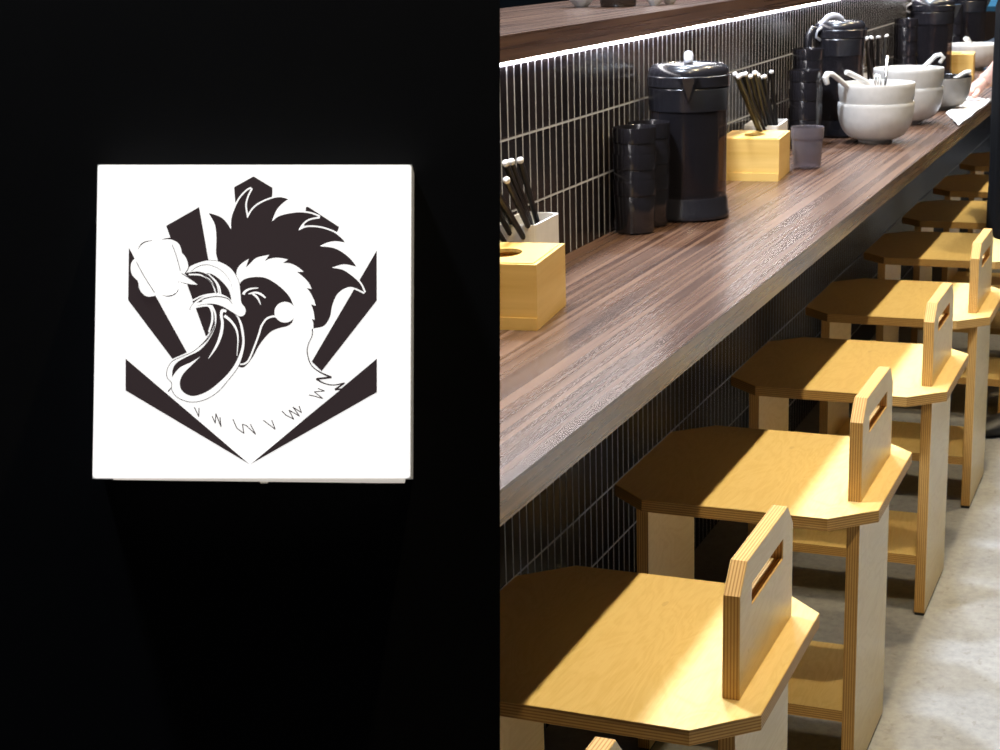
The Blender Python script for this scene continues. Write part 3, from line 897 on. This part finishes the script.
bodyc = [
 (None, [W(4.745, .36, .93, .125, .095, 'pelvis'), W(4.745, .37, 1.08, .115, .085), W(4.76, .375, 1.22, .13, .09, 'chest'), W(4.77, .375, 1.36, .085, .07, 'neckbase'), W(4.775, .385, 1.44, .045), W(4.78, .40, 1.50, .062), W(4.78, .41, 1.58, .085, .09), W(4.78, .40, 1.66, .062)]),
 ('neckbase', [W(4.90, .38, 1.35, .055), W(5.05, .39, 1.20, .045), W(5.20, .40, 1.03, .040), W(5.26, .46, .94, .038), W(5.30, .53, .85, .031), W(5.305, .570, .803, .026, 'wristR'), W(5.295, .600, .780, .030, .018)]),
 ('neckbase', [W(4.64, .36, 1.35, .055), W(4.57, .33, 1.20, .045), W(4.55, .28, 1.05, .038), W(4.55, .26, .92, .032), W(4.56, .26, .82, .026), W(4.56, .262, .78, .018, .030)]),
 ('pelvis', [W(4.80, .37, .84, .088), W(4.785, .36, .50, .060), W(4.775, .33, .30, .052), W(4.77, .33, .10, .042)]),
 ('pelvis', [W(4.64, .34, .84, .088), W(4.45, .33, .50, .060), W(4.36, .315, .30, .052), W(4.27, .315, .10, .042)]),
]
skin_obj('body', bodyc, SKIN, person)
# right hand flat on the cloth: palm, four fingers, thumb
hand = [(None, [W(5.300, .580, .800, .024, .020), W(5.285, .612, .772, .030, .016, 'palm'), W(5.268, .636, .757, .032, .013, 'knuck')])]
for i, (dx, dy, L) in enumerate(((.026, .006, .060), (.010, .012, .070), (-.008, .010, .066), (-.024, .002, .052))):
    s0 = Vector((5.268+dx, .636+dy, .755))
    dr = Vector((-.55+i*-.12, .75-i*.12, 0)).normalized()
    a = s0+dr*L*.45; b = s0+dr*L*.8; e = s0+dr*L
    hand.append(('knuck', [W(s0.x, s0.y, .7545, .0088), W(a.x, a.y, .7560, .0082), W(b.x, b.y, .7500, .0076), W(e.x, e.y, .7455, .0068)]))
hand.append(('palm', [W(5.265, .600, .764, .0100), W(5.240, .600, .757, .0092), W(5.218, .608, .751, .0080)]))
skin_obj('hand', hand, SKIN, person, 2)
# left hand, out of sight beside the counter
hand2 = [(None, [W(4.56, .262, .790, .020, .024), W(4.56, .266, .755, .016, .030, 'palm'), W(4.56, .268, .720, .014, .030, 'knuck')])]
for i, dx in enumerate((-.024, -.008, .009, .025)):
    L = (.052, .066, .07, .06)[i]
    hand2.append(('knuck', [W(4.56, .268-dx, .712, .0086), W(4.566, .268-dx*1.1, .712-L*.5, .008), W(4.574, .268-dx*1.1, .712-L, .0068)]))
hand2.append(('palm', [W(4.565, .30, .745, .0098), W(4.572, .315, .720, .0088), W(4.58, .318, .700, .0076)]))
skin_obj('hand', hand2, SKIN, person, 2)
shirt = [
 (None, [W(4.745, .365, .93, .150, .118, 'p'), W(4.745, .375, 1.08, .140, .110), W(4.76, .38, 1.22, .150, .110), W(4.77, .378, 1.36, .098, .080, 'n'), W(4.775, .385, 1.415, .058)]),
 ('n', [W(4.90, .38, 1.35, .070), W(5.05, .39, 1.20, .060), W(5.20, .40, 1.04, .052), W(5.24, .435, .975, .048)]),
 ('n', [W(4.64, .36, 1.35, .070), W(4.57, .33, 1.20, .060), W(4.55, .28, 1.05, .052), W(4.55, .265, .97, .048)])]
skin_obj('shirt', shirt, CLOTHT, person)
trous = [(None, [W(4.745, .36, .97, .138, .108), W(4.735, .36, .90, .148, .115, 'p')]),
         ('p', [W(4.80, .365, .80, .102), W(4.785, .355, .50, .078), W(4.775, .335, .30, .068), W(4.77, .332, .07, .060)]),
         ('p', [W(4.63, .34, .80, .102), W(4.45, .325, .50, .074), W(4.36, .312, .30, .066), W(4.28, .31, .07, .058)])]
skin_obj('trousers', trous, CLOTHB, person)
# apron: curved front sheet hanging from chest to knee
bm = bmesh.new()
rows = []
for k in range(15):
    z = 1.30-k*.065
    hw_ = .10 if k < 4 else .165
    row = []
    for i in range(17):
        a = (i/16-.5)*2.0
        x = 4.745+math.sin(a*1.15)/math.sin(1.15)*hw_
        y = .395+math.cos(a*1.15)*(.105 if k > 3 else .085)+.004*math.sin(i*1.9+k*.4)
        row.append(bm.verts.new((x-B[0], y-.004-B[1], z)))
    rows.append(row)
for a, b in zip(rows[:-1], rows[1:]):
    for i in range(16): bm.faces.new((a[i], a[i+1], b[i+1], b[i]))
ap = obj('apron', bm, CLOTHB, person, True); md = ap.modifiers.new('thick', 'SOLIDIFY'); md.thickness = .004
for (x, y, rz) in ((4.775, .345, 1.45), (4.262, .335, 2.25)):
    bm = bmesh.new()
    prs = [(-.075, .030, .028), (-.05, .036, .050), (0, .037, .052), (.05, .042, .040), (.10, .044, .030), (.135, .034, .022), (.148, .015, .014)]
    rings = []
    for (u, w_, h_) in prs:
        ring = []
        for k in range(16):
            a = 2*PI*k/16
            zz = max(0.0, h_*.5+h_*.62*math.sin(a)) if math.sin(a) > -.6 else 0.0
            ring.append(bm.verts.new((u, w_*math.cos(a), zz*1.15)))
        rings.append(ring)
    for a, b in zip(rings[:-1], rings[1:]):
        for i in range(16): bm.faces.new((a[i], a[(i+1) % 16], b[(i+1) % 16], b[i]))
    bm.faces.new(rings[0]); bm.faces.new(rings[-1])
    s = obj('shoe', bm, SHOEM, person, True, 50); s.location = (x-B[0], y-B[1], .0); s.rotation_euler.z = rz
# head details
bm = bmesh.new()
bmesh.ops.create_uvsphere(bm, u_segments=24, v_segments=16, radius=.1)
for v in list(bm.verts):
    v.co.x *= .93; v.co.y *= 1.02; v.co.z *= 1.1
bmesh.ops.delete(bm, geom=[v for v in bm.verts if v.co.z < -.02 and v.co.y > -.02 or v.co.z < -.075 or (v.co.y > .06 and v.co.z < .045)], context='VERTS')
h = obj('hair', bm, HAIR, person, True); h.location = (4.78-B[0], .395-B[1], 1.605)
bm = bmesh.new()
for sx in (-1, 1):
    bmesh.ops.create_uvsphere(bm, u_segments=10, v_segments=8, radius=.011, matrix=Matrix.Translation((sx*.030, .088, .0)))
e_ = obj('eyes', bm, BOWLK, person, True); e_.location = (4.78-B[0], .405-B[1], 1.585)
bm = bmesh.new()
lathe(bm, [(0, .022), (.007, .012), (.012, -.012), (0, -.018)], 10)
n_ = obj('nose', bm, SKIN, person, True); n_.location = (4.78-B[0], .500-B[1], 1.567)
bm = bmesh.new(); tube(bm, [(-.020, .0, 0), (0, .004, -.002), (.020, 0, 0)], [.003, .005, .003], 8)
n_ = obj('mouth', bm, plain('lips', (.45, .17, .14), .5), person, True); n_.location = (4.78-B[0], .495-B[1], 1.535)

# wiping cloth under the hand
bm = bmesh.new()
nx, ny = 26, 14
g = [[None]*ny for _ in range(nx)]
corner = [(4.60, .593), (4.93, .672), (5.42, .672), (5.36, .593)]
for i in range(nx):
    for j in range(ny):
        u, v = i/(nx-1), j/(ny-1)
        x = (1-u)*(1-v)*corner[0][0]+(1-u)*v*corner[1][0]+u*v*corner[2][0]+u*(1-v)*corner[3][0]
        y = (1-u)*(1-v)*corner[0][1]+(1-u)*v*corner[1][1]+u*v*corner[2][1]+u*(1-v)*corner[3][1]
        z = ZC+.003+.0035*(.5+.5*math.sin(u*15+v*6))*(.4+.6*math.sin(v*9+u*4)**2)
        g[i][j] = bm.verts.new((x, y, z))
for i in range(nx-1):
    for j in range(ny-1): bm.faces.new((g[i][j], g[i+1][j], g[i+1][j+1], g[i][j+1]))
cl = obj('wiping_cloth', bm, TOWEL, None, True); md = cl.modifiers.new('thick', 'SOLIDIFY'); md.thickness = .002; md.offset = 1
tag(cl, 'crumpled white cloth on the counter under the hand of the person', 'cloth')

# background: blue lit panel and brown cabinet at the end of the room
flat_thing('lit_panel', 10.93, 10.99, .95, 1.75, .0, 2.1, BLUEG, 'blue glowing panel on the far wall past the end of the counter', 'panel')
flat_thing('cabinet', 10.2, 10.9, .95, 2.6, 0, .79, BROWNP, 'brown cabinet at the far end of the room behind the jugs', 'cabinet')

# ------------------------------------------------------------------ lights
def spot(name, loc, target, power, col, size, ang=110, blend=.6):
    l = bpy.data.lights.new(name, 'SPOT'); l.energy = power; l.color = col; l.shadow_soft_size = size
    l.spot_size = math.radians(ang); l.spot_blend = blend
    o = bpy.data.objects.new(name, l); C.objects.link(o); o.location = loc
    o.rotation_euler = (Vector(target)-Vector(loc)).to_track_quat('-Z', 'Y').to_euler(); return o
def area(name, loc, target, power, col, sx, sy):
    l = bpy.data.lights.new(name, 'AREA'); l.energy = power; l.color = col; l.shape = 'RECTANGLE'; l.size = sx; l.size_y = sy
    o = bpy.data.objects.new(name, l); C.objects.link(o); o.location = loc
    o.rotation_euler = (Vector(target)-Vector(loc)).to_track_quat('-Z', 'Y').to_euler(); return o
WARM = (1, .80, .46); COOL = (.76, .86, 1.0)
for i, x in enumerate((1.3, 2.5, 3.7, 4.9, 6.1, 7.3)):
    spot('aisle_spotlight', (x, .272, 2.5), (x, .275, 0), 78, WARM, .022)
for i, x in enumerate((1.0, 2.1, 3.2, 4.3, 5.4, 6.5, 7.6)):
    spot('counter_spotlight', (x, 1.12, 2.5), (x, .7, .7), 210, COOL, .085)
area('ceiling_light', (4.2, .17, 3.25), (4.2, .17, 0), 40, (.92, .96, 1), 7, .05).rotation_euler = (0, 0, 0)

w = bpy.data.worlds.new('world'); SC.world = w; w.use_nodes = True
w.node_tree.nodes['Background'].inputs[0].default_value = (.5, .5, .55, 1)
w.node_tree.nodes['Background'].inputs[1].default_value = .03
SC.view_settings.view_transform = 'Standard'; SC.view_settings.look = 'None'
SC.view_settings.exposure = 0; SC.view_settings.gamma = 1; SC.view_settings.use_curve_mapping = False
